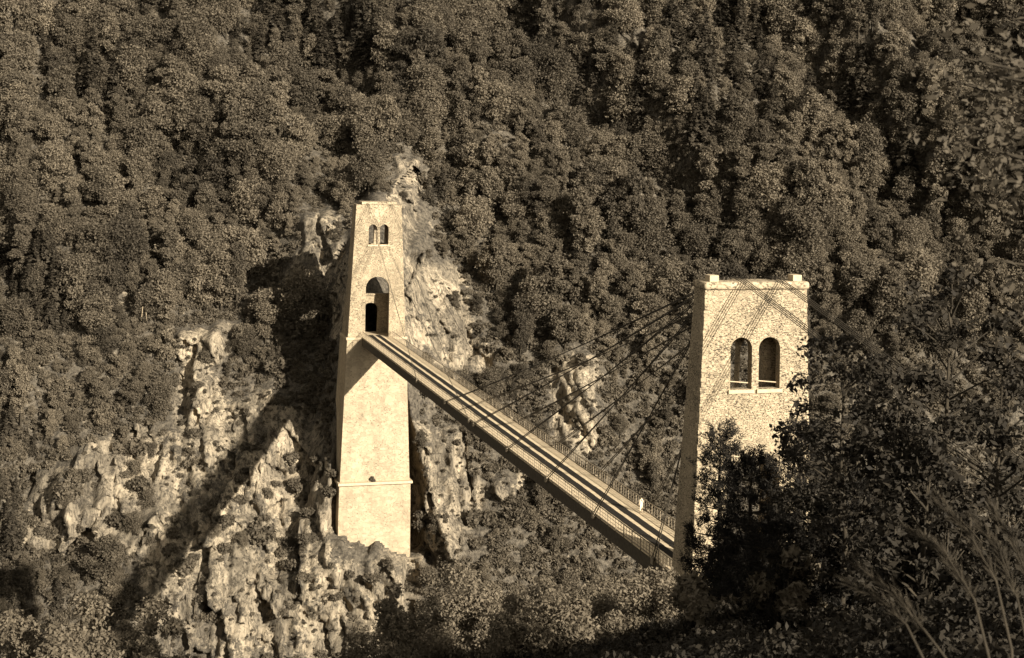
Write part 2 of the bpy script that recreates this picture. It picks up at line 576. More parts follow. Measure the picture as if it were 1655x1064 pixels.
def wall_panel(bm, z0, z1, w0, w1, yf, yb, holes=(), notch=None):
    """a battered wall slab: half width w0 at z0, w1 at z1; front and back planes yf(z), yb(z)"""
    out = [(-w0, z0)]
    if notch: out += notch[::-1]
    out += [(w0, z0), (w1, z1), (-w1, z1)]
    loops = [out] + list(holes)
    sides = []
    for y in (yf, yb):
        es, vl = [], []
        for lp in loops:
            vs = [bm.verts.new((x, y(z), z)) for x, z in lp]
            es += [bm.edges.new((vs[i], vs[(i + 1) % len(vs)])) for i in range(len(vs))]
            vl.append(vs)
        bmesh.ops.triangle_fill(bm, use_beauty=True, use_dissolve=False, edges=es)
        sides.append(vl)
    for a, b in zip(*sides):
        for i in range(len(a)):
            j = (i + 1) % len(a)
            bm.faces.new((a[i], a[j], b[j], b[i]))


def lerp(a, b, t): return a + (b - a) * t


def rough_block(bm, x0, x1, y0, y1, z0, z1, rnd, b=.05):
    j = lambda: rnd.uniform(-.04, .04)
    add_box(bm, x0 + j(), x1 + j(), y0 + j(), y1 + j(), z0, z1, b)


def tower(name, loc, label, top_z, hw_top, hw_bot, d_top, d_bot, windows, portal, mat, base_z, front_batter):
    """windows (z0, z1, half width, centres); portal (half width, crown height)"""
    t = empty(name, loc, RZ)
    tag(t, label, 'tower')
    yf = lambda z: lerp(0, front_batter, z / top_z)
    yb = lambda z: lerp(d_bot, front_batter + d_top, z / top_z)
    th = .85
    wz0, wz1, whw, wcs = windows
    hl = [arch(c, whw, wz0, wz1) for c in wcs]
    bm = bmesh.new()
    wall_panel(bm, 0, top_z, hw_bot, hw_top, yf, lambda z: yf(z) + th, hl, arch(0, portal[0], 0, portal[1], 20))
    # side walls stand between the front and the back wall
    for sx in (-1, 1):
        vs = []
        for z in (0, top_z):
            wo = lerp(hw_bot, hw_top, z / top_z)
            vs.append([bm.verts.new((sx * x_, y_, z)) for x_, y_ in ((wo, yf(z) + th), (wo, yb(z) - th), (wo - 1.1, yb(z) - th), (wo - 1.1, yf(z) + th))])
        for k in range(4):
            bm.faces.new((vs[0][k], vs[0][(k + 1) % 4], vs[1][(k + 1) % 4], vs[1][k]))
        bm.faces.new(vs[0]); bm.faces.new(vs[1])
    return t, bm, yf, yb, th, hl


# near tower
def build_near():
    TZ = 27.2
    t, bm, yf, yb, th, hl = tower('stone_tower', NEAR, 'near rubble stone bridge tower with twin arched windows, dark pines at its foot',
                                  TZ, 4.75, 5.65, 2.35, 4.7, (18.65, 23.1, 1.0, (-1.32, 1.32)), (2.45, 12.9), M['rubble'], -4, .35)
    hb = [arch(c, 1.12, 17.8, 22.9) for c in (-1.75, .62)]
    wall_panel(bm, 0, TZ, 5.65, 4.75, lambda z: yb(z) - th, yb, hb, arch(0, 2.45, 0, 12.9, 20))
    # floors over the vault and under the roof close the shaft
    add_box(bm, -3.6, 3.6, yf(13) + th + .01, yb(13) - th - .05, 13.0, 13.5)
    link('shaft', bm_mesh('shaft', bm, M['rubble']), t)
    bm = bmesh.new()
    add_box(bm, -5.85, 5.85, -.2, 4.9, -4.5, -.31, .06)
    link('plinth', bm_mesh('plinth', bm, M['rubble']), t)
    # rounded coping
    bm = bmesh.new()
    add_box(bm, -4.92, 4.92, yf(TZ) - .3, yf(TZ) + 2.6, TZ + .004, TZ + .68, .26)
    link('coping', bm_mesh('coping', bm, M['coping'], True), t)
    for sx in (-1, 1):
        bm = bmesh.new()
        add_box(bm, sx * 3.9 - .42, sx * 3.9 + .42, yf(TZ) + .1, yf(TZ) + 1.2, TZ + .66, TZ + 1.22, .05)
        link('saddle_block', bm_mesh('saddle_block', bm, M['trim']), t)
    for c in (-1.32, 1.32):
        bm = bmesh.new()
        add_box(bm, c - 1.2, c + 1.2, yf(18.3) - .2, yf(18.3) + .7, 18.3, 18.63, .05)
        link('window_sill', bm_mesh('window_sill', bm, M['trim']), t)
        bm = bmesh.new()
        add_tube(bm, [(c - 1, yf(19.2) + .45, 19.3), (c + 1, yf(19.2) + .45, 19.1)], .05)
        link('window_bar', bm_mesh('window_bar', bm, M['trim']), t)
    # quoins, long and short, on the two corners of the outer face
    rnd = random.Random(4)
    for sx in (-1, 1):
        bm = bmesh.new()
        z, k = 0.2, 0
        while z < TZ - .7:
            h = rnd.uniform(.34, .55)
            zm = z + h / 2
            w = lerp(5.65, 4.75, zm / TZ)
            ln = .62 if k % 2 else .34
            dp = .34 if k % 2 else .62
            x0, x1 = sorted((sx * (w + .03), sx * (w - ln)))
            rough_block(bm, x0, x1, yf(zm) - .035, yf(zm) + dp, z + .03, z + h - .03, rnd, .04)
            z += h; k += 1
        link('quoin', bm_mesh('quoin', bm, M['coping']), t)
    return t, TZ


near_tower, NEAR_TOP = build_near()


def build_far():
    TZ = 25.4
    t, bm, yf, yb, th, hl = tower('stone_tower', FAR, 'far pale stone bridge tower on its tall pier against the cliff',
                                  TZ, 4.4, 5.6, 3.4, 7.0, (17.75, 21.6, .84, (-1.1, 1.1)), (2.3, 11.6), M['dressed'], 0, .5)
    wall_panel(bm, 0, 7.5, 5.6, lerp(5.6, 4.4, 7.5 / TZ), lambda z: yb(z) - th, yb, (), arch(-.3, 1.55, 0, 6.0, 14))
    wall_panel(bm, 13.5, TZ, lerp(5.6, 4.4, 13.5 / TZ), 4.4, lambda z: yb(z) - th, yb, hl)
    link('shaft', bm_mesh('shaft', bm, M['dressed']), t)
    bm = bmesh.new()
    add_box(bm, -4.3, 4.3, yb(7.6) - th - .25, yb(7.6) + .1, 7.51, 7.8, .04)
    link('lintel', bm_mesh('lintel', bm, M['dressed']), t)
    bm = bmesh.new()
    add_box(bm, -3.4, 3.4, yf(TZ) - .25, yf(TZ) + 3.5, TZ + .004, TZ + .55, .08)
    link('coping', bm_mesh('coping', bm, M['coping']), t)
    for sx in (-1, 1):
        bm = bmesh.new()
        add_box(bm, sx * 1.1 - 1.0, sx * 1.1 + 1.0, yf(17.6) - .12, yf(17.6) + .6, 17.4, 17.73, .04)
        link('window_sill', bm_mesh('window_sill', bm, M['trim']), t)
    bm = bmesh.new()      # shallow panel under the coping
    add_box(bm, -1.9, 1.9, yf(24) - .06, yf(24) + .3, 23.0, TZ - .02, .02)
    link('inscription_panel', bm_mesh('inscription_panel', bm, M['coping']), t)
    # string course at deck level
    bm = bmesh.new()
    add_box(bm, -5.95, 5.95, -.3, 7.4, -.5, -.004, .08)
    link('string_course', bm_mesh('string_course', bm, M['trim']), t)

    def frustum(z0, z1, w0, w1, f0, f1, b0, b1):
        bm = bmesh.new()
        lo = [bm.verts.new(p) for p in ((-w0, f0, z0), (w0, f0, z0), (w0, b0, z0), (-w0, b0, z0))]
        hi = [bm.verts.new(p) for p in ((-w1, f1, z1), (w1, f1, z1), (w1, b1, z1), (-w1, b1, z1))]
        for k in range(4): bm.faces.new((lo[k], lo[(k + 1) % 4], hi[(k + 1) % 4], hi[k]))
        bm.faces.new(lo[::-1]); bm.faces.new(hi)
        return bm
    link('pier', bm_mesh('pier', frustum(-27.4, -.504, 6.75, 5.75, -1.3, -.12, 9, 8), M['pier']), t)
    bm = bmesh.new()
    add_box(bm, -7.2, 7.2, -2.2, 9.2, -27.9, -27.404, .06)
    link('ledge', bm_mesh('ledge', bm, M['trim']), t)
    link('pier_base', bm_mesh('pier_base', frustum(-56, -27.904, 7.15, 6.9, -2.4, -1.55, 9.5, 9), M['pier']), t)
    return t, TZ


far_tower, FAR_TOP = build_far()


# ------------------------------------------------------------------ the bridge
def build_bridge():
    t = empty('suspension_bridge', NEAR, RZ)
    tag(t, 'long cable stayed bridge with plank deck and two dark wheel tracks across the gorge', 'bridge')
    HW, LEN, Y0 = 2.85, SPAN + 4.5, 4.9
    END = SPAN - .35
    bm = bmesh.new()
    n = 80
    # deck with a slight camber and uneven boards
    rnd = random.Random(9)
    for k in range(n):
        y0, y1 = Y0 + (END - Y0) * k / n, Y0 + (END - Y0) * (k + 1) / n
        dz = rnd.uniform(-.012, .012)
        add_box(bm, -HW, HW, y0, y1 - .02, -.22 + dz, dz)
    add_box(bm, -2.2, 2.2, SPAN - .34, SPAN + 8, -.3, -.01)
    add_box(bm, -2.3, 2.3, -6, 4.88, -.3, -.012)
    link('deck', bm_mesh('deck', bm, M['deck']), t)
    for sx in (-1, 1):
        bm = bmesh.new()
        for k in range(n):
            y0, y1 = Y0 + (END + 3 - Y0) * k / n, Y0 + (END + 3 - Y0) * (k + 1) / n
            j = rnd.uniform(-.03, .03)
            add_box(bm, sx * .72 - .42 + j, sx * .72 + .42 + j, y0, y1 - .015, .014, .05)
        link('wheel_track', bm_mesh('wheel_track', bm, M['track']), t)
        bm = bmesh.new()
        add_box(bm, sx * (HW - .12) - .2, sx * (HW - .12) + .2, Y0, END, -1.55, -.24, .02)
        link('girder', bm_mesh('girder', bm, M['girder']), t)
        bm = bmesh.new()
        x = sx * (HW + .04)
        for zz, r in ((1.12, .045), (.75, .018), (.38, .018), (.06, .035)):
            add_box(bm, x - r, x + r, Y0, END, zz - r, zz + r)
        y = Y0
        while y < END:
            add_box(bm, x - .04, x + .04, y - .04, y + .04, -.3, 1.16)
            for q in (.8, 1.6):
                if y + q < END: add_box(bm, x - .018, x + .018, y + q - .018, y + q + .018, .05, 1.1)
            y += 2.4
        link('railing', bm_mesh('railing', bm, M['rail']), t)
    bm = bmesh.new()
    add_box(bm, -HW + .3, HW - .3, -.14, .14, -.95, -.24)
    beam = bm_mesh('cross_beam', bm, M['girder'])
    y = Y0 + 1.2
    while y < END:
        link('cross_beam', beam, t, (0, y, 0)); y += 4.8
    # stays fan out from both tower heads in close pairs, on both sides
    nz = NEAR_TOP + .95; fz = FAR_TOP + .6
    br = bmesh.new(); add_box(br, -.16, .16, -.3, .3, -.5, .22, .03)
    brm = bm_mesh('stay_bracket', br, M['rail'])
    for sx in (-1, 1):
        for s in (15.5, 33, 50, 67, 84, 101):
            for (ty, tz, ay, txx) in ((1.6, nz, s, 2.3), (SPAN + 1.4, fz, SPAN - s, 2.2)):
                if ty > 100 and s in (15.5, 33, 67, 101): continue
                for off in (-.3, .3):
                    bm = bmesh.new()
                    a, b = Vector((sx * txx + off * .6, ty, tz)), Vector((sx * (HW + .18), ay + off, -.1))
                    ps = []
                    for k in range(13):
                        q = k / 12
                        p = a.lerp(b, q); p.z -= .0045 * s * 4 * q * (1 - q)
                        ps.append(p)
                    add_tube(bm, ps, .028 if ty > 100 else .055, 5)
                    link('stay_cable', bm_mesh('stay_cable', bm, M['cable'], True), t)
                link('stay_bracket', brm, t, (sx * (HW + .2), ay, 0))
        # back stays run over the saddle down to the anchorage on the camera's bank
        for k in range(4):
            bm = bmesh.new()
            x = (-1.35 if sx < 0 else 2.1) + (k - 1.5) * .24
            add_tube(bm, [(x, 2.6, nz - .1), (x, 1.5, nz), (x, .4, nz - .12)] + [(x + .0 * d, .4 - d, nz - .12 - .205 * d - .0005 * d * d) for d in (4, 10, 18, 28, 40)], .036, 5)
            link('back_stay', bm_mesh('back_stay', bm, M['cable'], True), t)
    return t


bridge = build_bridge()


# ------------------------------------------------------------------ foliage meshes
def leaf_quads(pos, nrm, size, rng, aspect=1.6):
    """one small pointed leaf spray at each position; returns verts (4n,3), quads (n,4)"""
    n = len(pos)
    nrm = nrm / (np.linalg.norm(nrm, axis=1, keepdims=True) + 1e-9)
    r = rng.normal(size=(n, 3))
    a = np.cross(nrm, r); a /= (np.linalg.norm(a, axis=1, keepdims=True) + 1e-9)
    b = np.cross(nrm, a)
    s = (size * rng.uniform(.6, 1.4, n))[:, None]
    bend = nrm * s * rng.uniform(-.25, .25, (n, 1))
    v = np.stack([pos - a * s * .5 * aspect, pos + b * s * .42 + bend, pos + a * s * .5 * aspect, pos - b * s * .42 + bend], 1)
    return v.reshape(-1, 3), np.arange(4 * n).reshape(n, 4)


def tube_np(pts, radii, n=6):
    pts = np.asarray(pts, float)
    vs, fs = [], []
    for i, p in enumerate(pts):
        t = pts[min(i + 1, len(pts) - 1)] - pts[max(i - 1, 0)]
        t = t / (np.linalg.norm(t) + 1e-9)
        a = np.cross(t, [0.31, .92, .22]); a /= np.linalg.norm(a) + 1e-9
        b = np.cross(t, a)
        for k in range(n):
            an = 2 * math.pi * k / n
            vs.append(p + radii[i] * (a * math.cos(an) + b * math.sin(an)))
    for i in range(len(pts) - 1):
        for k in range(n):
            fs.append((i * n + k, i * n + (k + 1) % n, (i + 1) * n + (k + 1) % n, (i + 1) * n + k))
    return np.array(vs), np.array(fs)


class Acc:
    def __init__(s): s.v, s.f, s.m, s.n = [], [], [], 0

    def add(s, v, f, m=0):
        if not len(f): return
        s.v.append(v); s.f.append(f + s.n); s.m.append(np.full(len(f), m)); s.n += len(v)

    def mesh(s, name, mats, keep=None):
        return np_mesh(name, np.concatenate(s.v), np.concatenate(s.f), mats, np.concatenate(s.m))


def clump_leaves(rng, centres, radii, nleaf, size, up=.35, inner=.45, nb=.45):
    w = radii ** 2; w = w / w.sum()
    ci = rng.choice(len(centres), nleaf, p=w)
    d = rng.normal(size=(nleaf, 3)); d[:, 2] += .35
    d /= np.linalg.norm(d, axis=1, keepdims=True)
    rr = (inner + (1.15 - inner) * rng.uniform(0, 1, nleaf) ** .8) * (1 + .22 * vnoise(d[:, 0] * 3 + ci, d[:, 1] * 3, d[:, 2] * 3))
    pos = centres[ci] + d * (radii[ci] * rr)[:, None] * np.array([1, 1, .8])
    nrm = d * nb + rng.normal(size=(nleaf, 3)) * .75 + np.array([0, -.0, up])
    return leaf_quads(pos, nrm, size, rng)


def broadleaf(seed, h, rx, ncl, nleaf, size, leafmat):
    rng = np.random.default_rng(seed)
    A, B = Acc(), Acc()
    th = h * .42
    lean = rng.normal(size=2) * .25
    tp = [(0, 0, -1.5), (lean[0] * .3, lean[1] * .3, th * .6), (lean[0], lean[1], th), (lean[0] * 1.6, lean[1] * 1.6, h * .72)]
    B.add(*tube_np(tp, [.24, .18, .14, .05]))
    cs, rs = [], []
    for i in range(ncl):
        a = rng.uniform(0, 2 * math.pi); q = rng.uniform(0, 1) ** .5
        zc = rng.uniform(.22, .92)
        wid = math.sin(min(1, (zc - .16) / .5) * math.pi / 2) * (1.05 - .72 * max(0, zc - .55) / .45)
        cs.append((lean[0] + math.cos(a) * rx * .85 * q * wid, lean[1] + math.sin(a) * rx * .85 * q * wid, zc * h))
        rs.append(rx * rng.uniform(.12, .36))
    cs.append((lean[0], lean[1], h * .93)); rs.append(rx * .2)
    cs, rs = np.array(cs), np.array(rs)
    for c in cs[:7]:
        B.add(*tube_np([tp[2], (np.array(tp[2]) + c) / 2 + [0, 0, .25], c], [.09, .06, .02], 4))
    A.add(*clump_leaves(rng, cs, rs * 1.25, nleaf, size, .5, .12, .22))
    return A, B


def conifer(seed, h, rx, nleaf, size):
    rng = np.random.default_rng(seed)
    A, B = Acc(), Acc()
    B.add(*tube_np([(0, 0, -1.5), (0, 0, h * .5), (0, 0, h)], [.22, .14, .02]))
    pos, nrm = [], []
    tiers = int(h * 1.5)
    for k in range(tiers):
        q = (k + .5) / tiers
        z = h * (.12 + .88 * q); r = rx * (1 - q) ** .8 + .15
        for j in range(int(5 + 4 * (1 - q))):
            a = rng.uniform(0, 2 * math.pi); ln = r * rng.uniform(.7, 1.1)
            m = max(4, int(nleaf / tiers / 7))
            t = rng.uniform(.1, 1, m) ** .7
            side = rng.normal(size=m) * .18 * ln * (1.2 - t)
            x = math.cos(a) * ln * t - math.sin(a) * side
            y = math.sin(a) * ln * t + math.cos(a) * side
            pos.append(np.stack([x, y, z - .22 * ln * t ** 1.5 + rng.normal(size=m) * .08], -1))
            nrm.append(np.stack([x * .3, y * .3, np.ones(m)], -1) + rng.normal(size=(m, 3)) * .35)
    A.add(*leaf_quads(np.concatenate(pos), np.concatenate(nrm), size, rng, 2.0))
    return A, B


def merge_mesh(name, A, B, leafmat):
    """leaves and trunk as one mesh, for trees too far to show parts"""
    X = Acc()
    for v, f in zip(A.v, A.f): pass
    va, fa = np.concatenate(A.v), np.concatenate(A.f)
    vb, fb = np.concatenate(B.v), np.concatenate(B.f)
    X.add(va, fa, 0); X.add(vb, fb, 1)
    return X.mesh(name, [leafmat, M['bark']])


FOREST = [merge_mesh('broadleaf_tree', *broadleaf(100 + i, h, rx, ncl * 2 + 8, 6200, .255, None), M['leaf'])
          for i, (h, rx, ncl) in enumerate([(9.5, 3.0, 15), (8.0, 3.4, 14), (12.5, 2.5, 17), (7.5, 2.6, 12), (9.5, 4.1, 20)])]
CONIF = [merge_mesh('conifer_tree', *conifer(200 + i, h, rx, 2600, .34), M['leaf_dark']) for i, (h, rx) in enumerate([(12, 2.6), (9, 2.9)])]


def shrub_mesh(name, seed, rx, hz, nleaf, size, mat, ncl=8):
    rng = np.random.default_rng(seed)
    X = Acc()
    cs, rs = [], []
    for i in range(ncl):
        a = rng.uniform(0, 2 * math.pi); q = rng.uniform(0, 1) ** .5
        cs.append((math.cos(a) * rx * .62 * q, math.sin(a) * rx * .62 * q, hz * rng.uniform(.25, .8) * (1.1 - .4 * q)))
        rs.append(rx * rng.uniform(.28, .5))
    cs, rs = np.array(cs), np.array(rs)
    v, f = clump_leaves(rng, cs, rs, nleaf, size, .3, .55)
    X.add(v, f, 0)
    for c in cs:
        X.add(*tube_np([(0, 0, -.5), c * [.4, .4, .55], c], [.06, .045, .015], 4), 1)
    return X.mesh(name, [mat, M['bark']])


SHRUB = [shrub_mesh('cliff_shrub', 300 + i, rx, hz, 1100, .32, M['leaf_shrub']) for i, (rx, hz) in enumerate([(1.8, 2.2), (2.3, 2.4), (1.5, 3.0)])]
COVER = [shrub_mesh('cover', 320 + i, 1.3, .9, 160, .34, M['leaf_shrub'], 5) for i in range(3)]


# ------------------------------------------------------------------ forest on the far side
rng = np.random.default_rng(11)


def pix(p):
    """photo pixel and depth of a world point (only to know which trees are in view)"""
    du, dv = F_PX * p[0] / p[1], F_PX * (CAM_Z - p[2]) / p[1]
    return CX + du - ROLL * dv, HOR + dv + ROLL * du, p[1]


def near_tower_zone(x, z):
    return (np.abs(x - FAR.x) < 10.5) & (z > -58) & (z < 22)


cand = []
zrow = -50.0
while zrow < 118:
    stepx = 3.5 if zrow > -8 else 4.0
    for x in np.arange(-150, 165, stepx):
        cand.append((x + rng.uniform(-2, 2), zrow + rng.uniform(-1.4, 1.4)))
    zrow += 2.5 if zrow > -8 else 3.2
cand = np.array(cand)
rm = np.zeros(len(cand), bool)
for ox, oz in ((0, 0), (1.6, 0), (-1.6, 0), (0, 2.2), (0, 4.5)):
    rm |= rock_mask(cand[:, 0] + ox, cand[:, 1] + oz)
keep = ~rm & ~near_tower_zone(cand[:, 0], cand[:, 1])
thin = rng.uniform(size=len(cand))
# lower down under the bridge and on the left cliff trees stand further apart
keep &= (cand[:, 1] > -6) | (thin < np.where(cand[:, 0] < -44, .95, .5))
cand = cand[keep]
cy_ = far_y(cand[:, 0], cand[:, 1])
sizes = (.42 + 1.0 * rng.uniform(0, 1, len(cand)) ** 2.2) * np.where(cand[:, 1] < -6, np.where(cand[:, 0] < -44, .8, .55), 1.0)
kindv = rng.integers(0, 5, len(cand))
is_con = (vnoise(cand[:, 0] * .05 + 3, cand[:, 1] * .07, seed=71) > .25) & (rng.uniform(size=len(cand)) < .5)
rotv = rng.uniform(0, 6.28, len(cand))
U, V, FW = pix((cand[:, 0], cy_, cand[:, 1] + 4.0))
vis = (U > -10) & (U < 1665) & (V > -10) & (V < 1074)
order = np.argsort(FW / sizes)
bl = [i for i in order if vis[i] and not is_con[i]]
cn = [i for i in order if vis[i] and is_con[i]]


def zone(u, v):
    """where a plant stands, told by what is round it in the photograph"""
    if v < 330:
        col = ['far left', 'left', 'centre left', 'centre', 'centre right', 'right', 'far right'][min(6, max(0, int((u - 0) / 237)))]
        row = 'top' if v < 110 else 'upper part' if v < 220 else 'middle'
        return f'at the {row} of the wooded mountain, {col}'
    if u < 270: return 'left of the white crags' if v < 620 else 'among the white crags at left'
    if u < 450: return 'above the shadowed cliff' if v < 560 else 'on the cliff under the bridge shadow'
    if u < 570: return 'by the crag left of the far tower' if v < 560 else 'on rocks left of the tall pier'
    if u < 690: return 'just above the far tower' if v < 420 else 'beside the tall pier'
    if u < 880: return 'on the spur right of the far tower' if v < 600 else 'below the far half of the bridge'
    if u < 1110: return 'on the slope between both towers' if v < 620 else 'right of the bridge deck'
    if u < 1320: return 'just behind the near tower'
    return 'right of the near tower'


def place(mesh, name, x, y, z, s, rz, label, cat, group, tilt=0.0):
    o = bpy.data.objects.new(name, mesh)
    o.location = (x, y, z)
    o.scale = (s, s, s * (0.92 + .16 * ((x * 7.13) % 1)))
    o.rotation_euler = (tilt, 0, rz)
    C.objects.link(o)
    return tag(o, label, cat, group)


solo = set(bl[:270]) | set(cn[:120])
for i in bl[:270]:
    zn = zone(U[i], V[i])
    place(FOREST[kindv[i]], 'broadleaf_tree', cand[i, 0], cy_[i], cand[i, 1] - .4, sizes[i], rotv[i], 'leafy broadleaf tree ' + zn, 'tree', 'broadleaf trees ' + zn)
for i in cn[:120]:
    zn = zone(U[i], V[i])
    place(CONIF[kindv[i] % 2], 'conifer_tree', cand[i, 0], cy_[i], cand[i, 1] - .4, sizes[i], rotv[i], 'dark layered conifer ' + zn, 'tree', 'conifers ' + zn)


def scatter_stuff(name, pts, variants, idx, scl, rot, meshes):
    """one uncountable mass: points that carry instances of a few meshes"""
    me = bpy.data.meshes.new(name)
    me.vertices.add(len(pts)); me.vertices.foreach_set('co', np.asarray(pts, np.float32).ravel())
    for k, a, ty in (('idx', idx, 'INT'), ('scl', scl, 'FLOAT'), ('rot', rot, 'FLOAT')):
        t_ = me.attributes.new(k, ty, 'POINT')
        t_.data.foreach_set('value', np.asarray(a, np.int32 if ty == 'INT' else np.float32))
    o = link(name, me)
    g = bpy.data.node_groups.new(name, 'GeometryNodeTree')
    g.interface.new_socket('Geometry', in_out='INPUT', socket_type='NodeSocketGeometry')
    g.interface.new_socket('Geometry', in_out='OUTPUT', socket_type='NodeSocketGeometry')
    n, l = g.nodes, g.links
    gi, go = n.new('NodeGroupInput'), n.new('NodeGroupOutput')
    jn = n.new('GeometryNodeJoinGeometry')

    def attr(nm, ty):
        a = n.new('GeometryNodeInputNamedAttribute'); a.data_type = ty; a.inputs['Name'].default_value = nm
        return [s for s in a.outputs if s.enabled and s.name == 'Attribute'][0]
    ai, asc, ar = attr('idx', 'INT'), attr('scl', 'FLOAT'), attr('rot', 'FLOAT')
    cx = n.new('ShaderNodeCombineXYZ'); l.new(ar, cx.inputs['Z'])
    for k, m_ in enumerate(meshes):
        src = bpy.data.objects.new(name + '_source', m_)      # geometry source only, never linked to the scene
        oi = n.new('GeometryNodeObjectInfo'); oi.inputs['Object'].default_value = src
        oi.transform_space = 'ORIGINAL'; oi.inputs['As Instance'].default_value = True
        cm = n.new('FunctionNodeCompare'); cm.data_type = 'INT'; cm.operation = 'EQUAL'
        ins = [s for s in cm.inputs if s.enabled]
        l.new(ai, ins[0]); ins[1].default_value = k
        ip = n.new('GeometryNodeInstanceOnPoints')
        l.new(gi.outputs[0], ip.inputs['Points']); l.new(cm.outputs[0], ip.inputs['Selection'])
        l.new(oi.outputs['Geometry'], ip.inputs['Instance'])
        l.new(cx.outputs[0], ip.inputs['Rotation']); l.new(asc, ip.inputs['Scale'])
        l.new(ip.outputs[0], jn.inputs[0])
    l.new(jn.outputs[0], go.inputs[0])
    md = o.modifiers.new('scatter', 'NODES'); md.node_group = g
    return o


rest = np.array([i for i in range(len(cand)) if i not in solo])
fo = scatter_stuff('forest', np.stack([cand[rest, 0], cy_[rest], cand[rest, 1] - .4], -1), 0, np.where(is_con[rest], 5, kindv[rest]), sizes[rest], rotv[rest], FOREST + CONIF[:1])
tag(fo, 'mass of wooded mountain side behind the nearer trees', 'forest', kind='stuff')

# undergrowth between the trees and in the cracks of the cliff
m_ = 28000
ux = rng.uniform(-135, 150, m_); uz = rng.uniform(-66, 60, m_)
ur = rock_mask(ux, uz)
pk = (~ur | (rng.uniform(size=m_) < .26 + .4 * (fbm(ux * .1, uz * .1, seed=77) > .1))) & ~((np.abs(ux - FAR.x) < 8.5) & (uz > -46) & (uz < 27))
ux, uz = ux[pk], uz[pk]; ur = ur[pk]
uy = far_y(ux, uz)
us = rng.uniform(.4, 1.3, len(ux)) * np.where(ur, .48, 1)
un = scatter_stuff('undergrowth', np.stack([ux, uy, uz - .15], -1), 0, rng.integers(0, 3, len(ux)), us, rng.uniform(0, 6.28, len(ux)), COVER)
tag(un, 'low scrub and creepers covering the far slope and cliff ledges', 'undergrowth', kind='stuff')

# single shrubs on the cliff ledges
shr = []
k_ = 0
while len(shr) < 150 and k_ < 4000:
    k_ += 1
    u, v = rng.uniform(20, 1110), rng.uniform(330, 1050)
    h_ = hit(u, v)
    if near_tower_zone(np.array([h_.x]), np.array([h_.z]))[0]: continue
    y_ = float(far_y(np.array([h_.x]), np.array([h_.z]))[0])
    q_ = at(u, v, y_)
    on_rock = rock_mask(np.array([q_.x]), np.array([q_.z]))[0]
    if on_rock and rng.uniform() > .30: continue
    if v < 560 and not on_rock and rng.uniform() > .15: continue
    y_ = float(far_y(np.array([q_.x]), np.array([q_.z]))[0])
    shr.append((q_.x, y_, q_.z, rng.uniform(.6, 1.25) * (.75 if on_rock else 1.05), u, v))
# dark bushes that the photo shows clearly on the left crags
for u, v, s in ((215, 735, 1.5), (110, 800, 1.2), (230, 790, 1.3), (330, 585, .9), (405, 570, 1.4), (395, 545, 1.2), (450, 600, 1.4), (430, 520, 1.3), (470, 540, 1.5),
                (355, 850, 1.1), (420, 870, 1.3), (500, 880, 1.0), (300, 930, 1.2), (190, 850, 1.2), (560, 930, .8), (480, 760, .8), (600, 935, .8), (515, 745, .7), (690, 845, 1.2), (780, 850, 1.4), (830, 840, 1.2)):
    h_ = hit(u, v); y_ = float(far_y(np.array([h_.x]), np.array([h_.z]))[0]); q_ = at(u, v, y_)
    y_ = float(far_y(np.array([q_.x]), np.array([q_.z]))[0])
    shr.append((q_.x, y_ + .2, q_.z, s * 1.25, u, v))
for _ in range(95):
    u, v = rng.uniform(60, 670), rng.uniform(740, 1060)
    if 540 < u and v < 900: continue
    if u < 300 and v > 900: continue
    h_ = hit(u, v); y_ = float(far_y(np.array([h_.x]), np.array([h_.z]))[0]); q_ = at(u, v, y_)
    y_ = float(far_y(np.array([q_.x]), np.array([q_.z]))[0])
    shr.append((q_.x, y_ + .2, q_.z, rng.uniform(.45, 1.15), u, v))
for (x, y, z, s, u, v) in shr:
    zn = zone(u, v)
    place(SHRUB[int(rng.integers(0, 3))], 'cliff_shrub', x, y, z - .5, s, rng.uniform(0, 6.28), 'small leafy shrub ' + zn, 'shrub', 'shrubs rooted ' + zn)
p_ = FAR + RIGHT * (-.6) - AX * 1.45
place(SHRUB[2], 'ledge_plant', p_.x, p_.y, -27.5, .45, .4, 'small dark bush growing on the ledge of the tall pier', 'shrub', None)

# small trees that stand as dark clumps on the left crags
for u, v, s in ((200, 725, .55), (222, 760, .6), (246, 735, .55), (236, 815, .6), (215, 850, .55), (105, 812, .45), (395, 560, .7), (425, 585, .75), (455, 565, .8), (480, 600, .75), (410, 530, .65), (500, 560, .8), (445, 515, .7), (370, 575, .55),
                (345, 865, .45), (520, 770, .4), (390, 880, .5), (470, 890, .45), (680, 720, .5), (705, 850, .55), (750, 700, .6), (800, 870, .6), (860, 850, .6), (690, 940, .5)):
    h_ = hit(u, v); y_ = float(far_y(np.array([h_.x]), np.array([h_.z]))[0]); q_ = at(u, v, y_)
    y_ = float(far_y(np.array([q_.x]), np.array([q_.z]))[0])
    zn = zone(u, v)
    place(FOREST[int(rng.integers(0, 5))], 'broadleaf_tree', q_.x, y_, q_.z - 4.2 * s, s, rng.uniform(0, 6), 'small dark tree clinging to the cliff ' + zn, 'tree', 'small cliff trees ' + zn)

for u, v, s in ((588, 318, .35), (622, 312, .45), (560, 350, .6), (650, 325, .4), (545, 385, .5), (690, 420, .5), (735, 500, .5), (770, 560, .5)):
    h_ = hit(u, v); y_ = float(far_y(np.array([h_.x]), np.array([h_.z]))[0]); q_ = at(u, v, y_)
    y_ = float(far_y(np.array([q_.x]), np.array([q_.z]))[0])
    zn = zone(u, v)
    place(FOREST[int(rng.integers(0, 5))], 'broadleaf_tree', q_.x, y_ + .5, q_.z - 5.0 * s, s, rng.uniform(0, 6), 'small dark tree clinging to the cliff ' + zn, 'tree', 'small cliff trees ' + zn)

